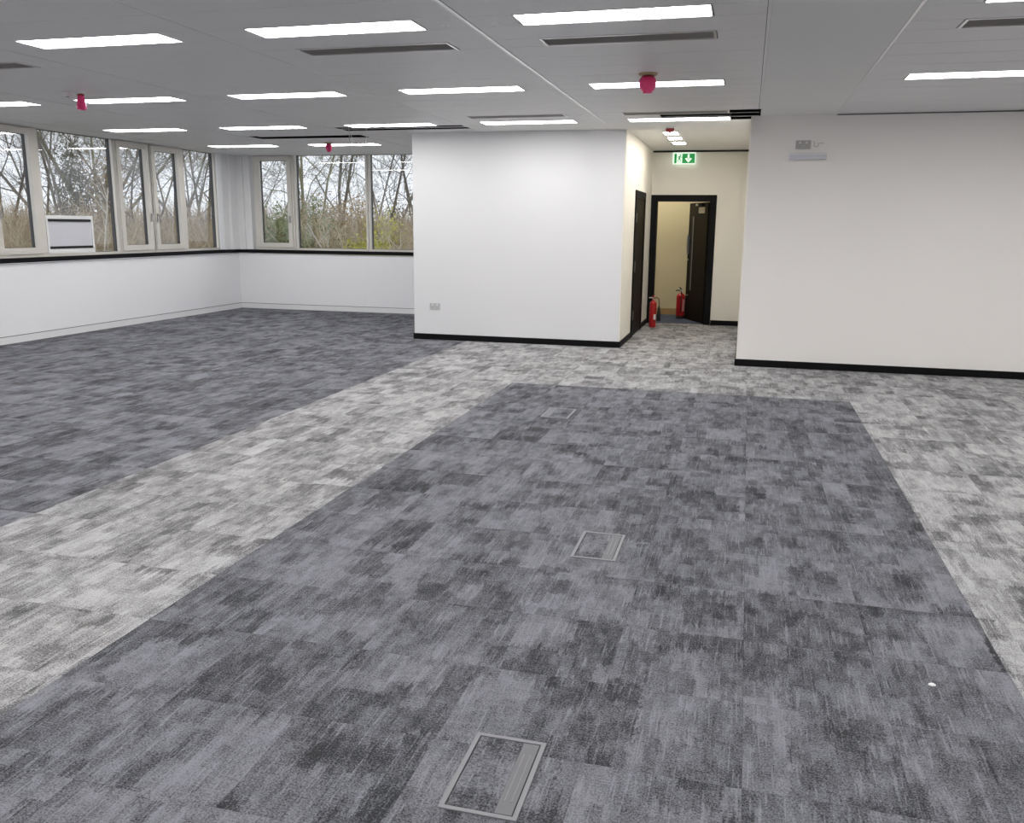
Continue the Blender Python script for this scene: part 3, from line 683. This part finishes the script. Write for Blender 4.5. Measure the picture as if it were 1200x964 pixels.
bm = bmesh.new(); o0 = Vector((.665, RY-.012, 2.56))
add_tube(bm, [Vector(p)-o0 for p in ((.665, RY-.004, 2.63), (.664, RY-.012, 2.60), (.668, RY-.022, 2.575), (.690, RY-.024, 2.565), (.715, RY-.018, 2.585), (.700, RY-.015, 2.605), (.735, RY-.010, 2.612), (.765, RY-.006, 2.608))], .005, 6)
o = link('wall_cable', bm, CABLE, smooth=True); o.location = o0; tag(o, 'short curled white cable beside the grey wall socket', 'cable')

# ------------------------------------------------------------------ floor boxes and paper scrap
def floor_box(x0, x1, y0, y1, label, flip=False):
    bs = ((x0+x1)/2, (y0+y1)/2, 0)
    t = thing('floor_box', label, 'floor box', bs, 'floor boxes in the dark carpet')
    bm = bmesh.new(); wd = .015; hx, hy = (x1-x0)/2, (y1-y0)/2
    for b in ((-hx, hx, -hy, -hy+wd), (-hx, hx, hy-wd, hy), (-hx, -hx+wd, -hy+wd, hy-wd), (hx-wd, hx, -hy+wd, hy-wd)): add_box(bm, *b, -.004, .005)
    link('frame', bm, LGREY, t)
    bm = bmesh.new(); add_box(bm, -hx+wd, hx-wd, -hy+wd, hy-wd, -.006, .0008); link('recess', bm, DARK, t)
    f0, f1 = (hx-wd-.056, hx-wd-.004) if not flip else (-hx+wd+.004, -hx+wd+.056)
    l0, l1 = (-hx+wd+.004, f0-.001) if not flip else (f1+.001, hx-wd-.004)
    bm = bmesh.new(); add_box(bm, l0, l1, -hy+wd+.004, hy-wd-.004, .0008, .0035); lid = link('carpet_lid', bm, CARPET_D, t)
    bm = bmesh.new(); add_box(bm, f0, f1, -hy+wd+.004, hy-wd-.004, .0008, .0042); fl_ = link('cable_flap', bm, LGREY2, t)
    bm = bmesh.new(); fm = (f0+f1)/2; add_box(bm, fm-.012, fm-.009, -.12, .12, .0042, .0052); add_box(bm, fm+.009, fm+.012, -.12, .12, .0042, .0052); link('flap_rib', bm, LGREY, fl_)
floor_box(-.765, -.530, 2.10, 2.495, 'steel framed floor box nearest the white paper scrap, clear grey flap')
floor_box(-.775, -.545, 4.13, 4.525, 'steel framed floor box in line behind the grey flapped one')
floor_box(-1.675, -1.430, 7.335, 7.745, 'steel framed floor box near the back edge of the dark carpet', True)
bm = bmesh.new()
add_lathe(bm, [(.006, 0), (.014, .002), (.012, .007), (.004, .010)], 7, sq=.7); o = link('paper_scrap', bm, PAPER); o.location = (.763, 3.249, 0); tag(o, 'tiny white paper scrap lying on the dark carpet', 'scrap')

# ------------------------------------------------------------------ outside: ground, scrub and bare trees
GZ = -.5
bm = bmesh.new(); n = 24
gv = [[bm.verts.new((-75+110*i/n, 8+75*j/n, GZ-.02 if (15.9+0 > 8+75*j/n and -75+110*i/n > -10.5) else GZ + .25*math.sin(i*1.3)*math.cos(j*.9))) for j in range(n+1)] for i in range(n+1)]
for i in range(n):
    for j in range(n):
        xm, ym = -75+110*(i+.5)/n, 8+75*(j+.5)/n
        if xm > -13 and ym < 20: continue
        bm.faces.new((gv[i][j], gv[i+1][j], gv[i+1][j+1], gv[i][j+1]))
tag(link('ground', bm, GROUND, smooth=True), 'rough winter grass outside the windows', 'ground', kind='structure')

def polar(px, dist):
    """a spot outside seen past picture column px, dist metres from the camera on plan"""
    d_ = AF + AR*((px-600)/F_PX) + AU*((482-265)/F_PX); d_.z = 0; d_.normalize(); return d_.x*dist, d_.y*dist

class Segs:
    """collects tapered branch pieces into one mesh"""
    def __init__(s): s.v, s.f = [], []
    def tube(s, pts, r0, r1, n=4):
        up = Vector((.31, .17, .93)); base = len(s.v); m_ = len(pts)
        for i, p in enumerate(pts):
            t = (pts[min(i+1, m_-1)]-pts[max(i-1, 0)]).normalized(); a = t.cross(up); a = a.normalized() if a.length > 1e-4 else Vector((1, 0, 0)); c = t.cross(a)
            r = r0+(r1-r0)*i/(m_-1)
            for k in range(n):
                q = p+(a*math.cos(2*math.pi*k/n)+c*math.sin(2*math.pi*k/n))*r; s.v.append(q)
        for i in range(m_-1):
            for k in range(n): s.f.append((base+i*n+k, base+i*n+(k+1) % n, base+(i+1)*n+(k+1) % n, base+(i+1)*n+k))
    def link(s, name, m_, parent=None, kind=None):
        me = bpy.data.meshes.new(name); me.from_pydata(s.v, [], s.f); me.materials.append(m_)
        o = bpy.data.objects.new(name, me); COL.objects.link(o)
        if parent: o.parent = parent
        if kind: o['kind'] = kind
        return o
def wander(rng, p, d_, length, steps, bend, lift):
    pts = [p.copy()]; d_ = d_.normalized()
    for i in range(steps):
        d_ = (d_ + Vector((rng.gauss(0, bend), rng.gauss(0, bend), rng.gauss(0, bend)+lift))).normalized(); p = p+d_*(length/steps); pts.append(p.copy())
    return pts
def branch(rng, big, fine, p, d_, length, r, level, lift):
    steps = 4 if level < 2 else 3
    pts = wander(rng, p, d_, length, steps, .11 if level == 0 else .24, lift)
    (big if level < 2 else fine).tube(pts, r, r*.45 if level < 3 else r*.5, 5 if level == 0 else (4 if level == 1 else 3))
    if level >= 4: return
    kids = (5, 6, 6, 4)[level]
    for k in range(kids):
        f = .22+.75*(k+rng.random())/kids; i = min(int(f*steps), steps-1); q = pts[i].lerp(pts[i+1], f*steps-i)
        ax = (pts[i+1]-pts[i]).normalized(); side = ax.cross(Vector((rng.gauss(0, 1), rng.gauss(0, 1), rng.gauss(0, 1)))).normalized()
        nd = (ax*.75+side*rng.uniform(.5, .95)+Vector((0, 0, .12))).normalized()
        branch(rng, big, fine, q, nd, length*rng.uniform(.38, .62), max(r*(1-.55*f)*.46, .0035), level+1, lift*.6)
TREES = []
def bare_tree(px, dist, seed, hgt, r, forks, lean, spread, m_, label, fork_z=1.4, base_z=GZ):
    rng = random.Random(seed); x, y = polar(px, dist); base_ = Vector((x, y, base_z))
    t = thing('bare_tree', label, 'tree', base_, 'bare trees outside the windows')
    big, fine = Segs(), Segs(); big.tube([Vector((0, 0, -.3)), Vector((0, 0, fork_z*.5)), Vector((lean*.3, 0, fork_z))], r*1.25, r, 7)
    for k in range(forks):
        a = 2*math.pi*(k+rng.random()*.7)/forks; sp = spread*rng.uniform(.5, 1.2)
        branch(rng, big, fine, Vector((lean*.3*rng.random(), 0, fork_z*rng.uniform(.75, 1))), Vector((math.cos(a)*sp+lean, math.sin(a)*sp, 1)), hgt*rng.uniform(.7, 1.0), r*rng.uniform(.45, .7), 0, .05)
    big.link('limbs', m_, t); fine.link('twigs', m_, t); TREES.append(t); return t
for row in ((6, 27, 1, 6.0, .075, 3, .05, .45, BARK, 'thin bare tree outside the far casements of the window row'),
            (84, 25, 2, 5.5, .085, 4, .0, .7, BARK, 'dark bare tree above the vent panel, many fanned limbs'),
            (119, 28, 3, 7.0, .10, 4, .0, .6, BARKG, 'mossy bare tree with thick forked limbs outside the wide pane'),
            (165, 26, 4, 5.0, .065, 3, .0, .8, BARK, 'bare tree with crossing branches outside the twin casements'),
            (205, 30, 5, 6.5, .07, 3, .0, .35, BARK, 'slender bare tree behind the casement nearer the corner'),
            (247, 27, 6, 6.0, .09, 3, .0, .45, BARK, 'bare tree outside the narrow fixed pane'),
            (318, 31, 7, 6.0, .07, 3, .0, .4, BARK, 'grey bare tree outside the narrow casement in the corner'),
            (363, 27, 8, 6.5, .085, 4, .0, .22, BARKG, 'upright brownish bare tree at the casement end of the corner window', 1.2),
            (400, 33, 9, 7.0, .11, 2, .0, .25, BARK, 'tall straight bare tree in the middle of the corner window', 2.2),
            (428, 29, 10, 5.0, .06, 3, -.1, .7, BARK, 'spreading bare tree next to the mullion of the corner window'),
            (452, 30, 11, 6.0, .09, 3, .0, .5, BARK, 'forked bare tree outside the pane beside the white partition', 1.6),
            (490, 31, 12, 6.0, .07, 3, -.05, .4, BARK, 'bare tree half hidden behind the white partition'),
            (50, 40, 13, 8.0, .09, 3, .0, .4, BARK, 'distant bare tree behind the dark fanned one'),
            (225, 42, 14, 8.0, .09, 3, .0, .4, BARK, 'distant bare tree behind the casement nearest the corner')):
    bare_tree(*row)

# brown scrub: thin stems nobody could count
def scrub(name, m_, label, count, px0, px1, d0, d1, h0, h1, seed, rad=.008):
    rng = random.Random(seed); S_ = Segs()
    for i in range(count):
        x, y = polar(rng.uniform(px0, px1), rng.uniform(d0, d1)); hh = rng.uniform(h0, h1)*(1-.3*rng.random()**2)
        d_ = Vector((rng.gauss(0, .35), rng.gauss(0, .35), 1)); pts = wander(rng, Vector((x, y, GZ-.05)), d_, hh, 4, .14, .0)
        S_.tube(pts, rad, rad*.45, 3)
        for k in range(5):
            f = rng.uniform(.25, .95)*4; j = min(int(f), 3); q = pts[j].lerp(pts[j+1], f-j)
            S_.tube(wander(rng, q, Vector((rng.gauss(0, .8), rng.gauss(0, .8), .8)), hh*rng.uniform(.15, .38), 2, .2, .02), rad*.6, rad*.25, 3)
    tag(S_.link(name, m_), label, 'scrub', kind='stuff')
scrub('scrub', TWIG, 'dense brown winter scrub outside both windows', 5200, -60, 540, 22.5, 30, 2.0, 3.0, 21)
scrub('tall_scrub', TWIG2, 'straw coloured tall scrub stems outside both windows', 1700, -60, 540, 21.5, 27, 1.9, 2.9, 22)
scrub('hedge_twigs', BARK, 'grey hedge twigs far outside behind the brown scrub', 2200, -60, 540, 33, 40, 2.2, 3.1, 23, .010)

# leafy shrubs
def leafy(px, dist, rx, rz, zc, count, m_, seed, label, size=.05):
    rng = random.Random(seed); x, y = polar(px, dist); t = thing('leafy_shrub', label, 'shrub', (x, y, GZ), 'leafy shrubs outside the windows')
    stem = Segs()
    for k in range(9):
        a = 2*math.pi*k/9; stem.tube(wander(rng, Vector((0, 0, -.1)), Vector((math.cos(a)*rx*.5, math.sin(a)*rx*.5, zc-GZ)), zc-GZ+rz*.4, 4, .1, .05), .025, .008, 4)
    stem.link('stems', BARK, t)
    lv, lf_ = [], []
    for i in range(count):
        u = rng.random()**.4; a = rng.uniform(0, 2*math.pi); cz = rng.uniform(-1, 1); s_ = math.sqrt(1-cz*cz); wob = 1+.25*math.sin(3*a+5*cz)
        p = Vector((math.cos(a)*s_*rx*u*wob, math.sin(a)*s_*rx*u*wob, zc-GZ+cz*rz*u*wob))
        d1_ = Vector((rng.gauss(0, 1), rng.gauss(0, 1), rng.gauss(0, 1))).normalized()*size*rng.uniform(.6, 1.3); d2_ = d1_.cross(Vector((rng.gauss(0, 1), rng.gauss(0, 1), rng.gauss(0, 1)))).normalized()*size*.45
        b_ = len(lv); lv += [p-d1_, p+d2_, p+d1_, p-d2_]; lf_.append((b_, b_+1, b_+2, b_+3))
    me = bpy.data.meshes.new('foliage'); me.from_pydata(lv, [], lf_); me.materials.append(m_); o_ = bpy.data.objects.new('foliage', me); COL.objects.link(o_); o_.parent = t; o_['kind'] = 'stuff'
leafy(326, 22, .75, .95, 1.0, 3600, LEAFG, 31, 'olive green shrub outside the narrow corner casement')
leafy(362, 23, .9, 1.3, .95, 2600, LEAFG, 32, 'tall olive shrub at the near end of the corner window')
leafy(430, 21.5, .55, .45, .95, 1300, LEAFY, 33, 'yellow green shrub low beside the corner window mullion')
leafy(450, 23, .55, .75, 1.3, 800, LEAFY, 34, 'thin yellow leaved shrub outside the pane by the partition', .045)
leafy(90, 24.6, .36, 1.4, 2.3, 1300, LEAFD, 35, 'dark ivy clad column above the vent panel')
leafy(124, 25.5, .75, 1.2, 2.2, 2300, LEAFB, 36, 'russet leaved shrub in front of the mossy tree')
leafy(400, 25, 1.3, .9, 1.5, 2600, LEAFB, 37, 'russet brown shrub in the middle of the corner window')
leafy(470, 27, 1.1, 1.0, 1.5, 1500, LEAFD, 38, 'dark leaved shrub by the edge of the white partition')
# pale fallen saplings
for i, (px, dist, dx, hh, lb) in enumerate(((436, 20.5, -.55, 2.6, 'pale leaning sapling right of the corner window mullion'), (395, 20.8, .9, 2.3, 'pale sapling slanting across the brown shrub'), (108, 21.5, .12, 2.9, 'pale upright sapling beside the vent panel'), (480, 20.5, -.7, 2.2, 'pale leaning sapling by the edge of the partition'))):
    rng = random.Random(50+i); x, y = polar(px, dist); t = thing('pale_sapling', lb, 'sapling', (x, y, GZ), 'pale saplings outside the windows')
    s_ = Segs(); pts = wander(rng, Vector((0, 0, 0)), Vector((dx, dx*.4, 1)), hh, 5, .07, 0); s_.tube(pts, .028, .010, 5); s_.link('stem', BARKP, t)
    s_ = Segs()
    for k in range(12):
        f = rng.uniform(.3, .98)*5; j = min(int(f), 4); q = pts[j].lerp(pts[j+1], f-j); s_.tube(wander(rng, q, Vector((rng.gauss(0, .8), rng.gauss(0, .8), .9)), rng.uniform(.3, .8), 3, .15, .03), .009, .003, 3)
    s_.link('side_shoots', BARKP, t)
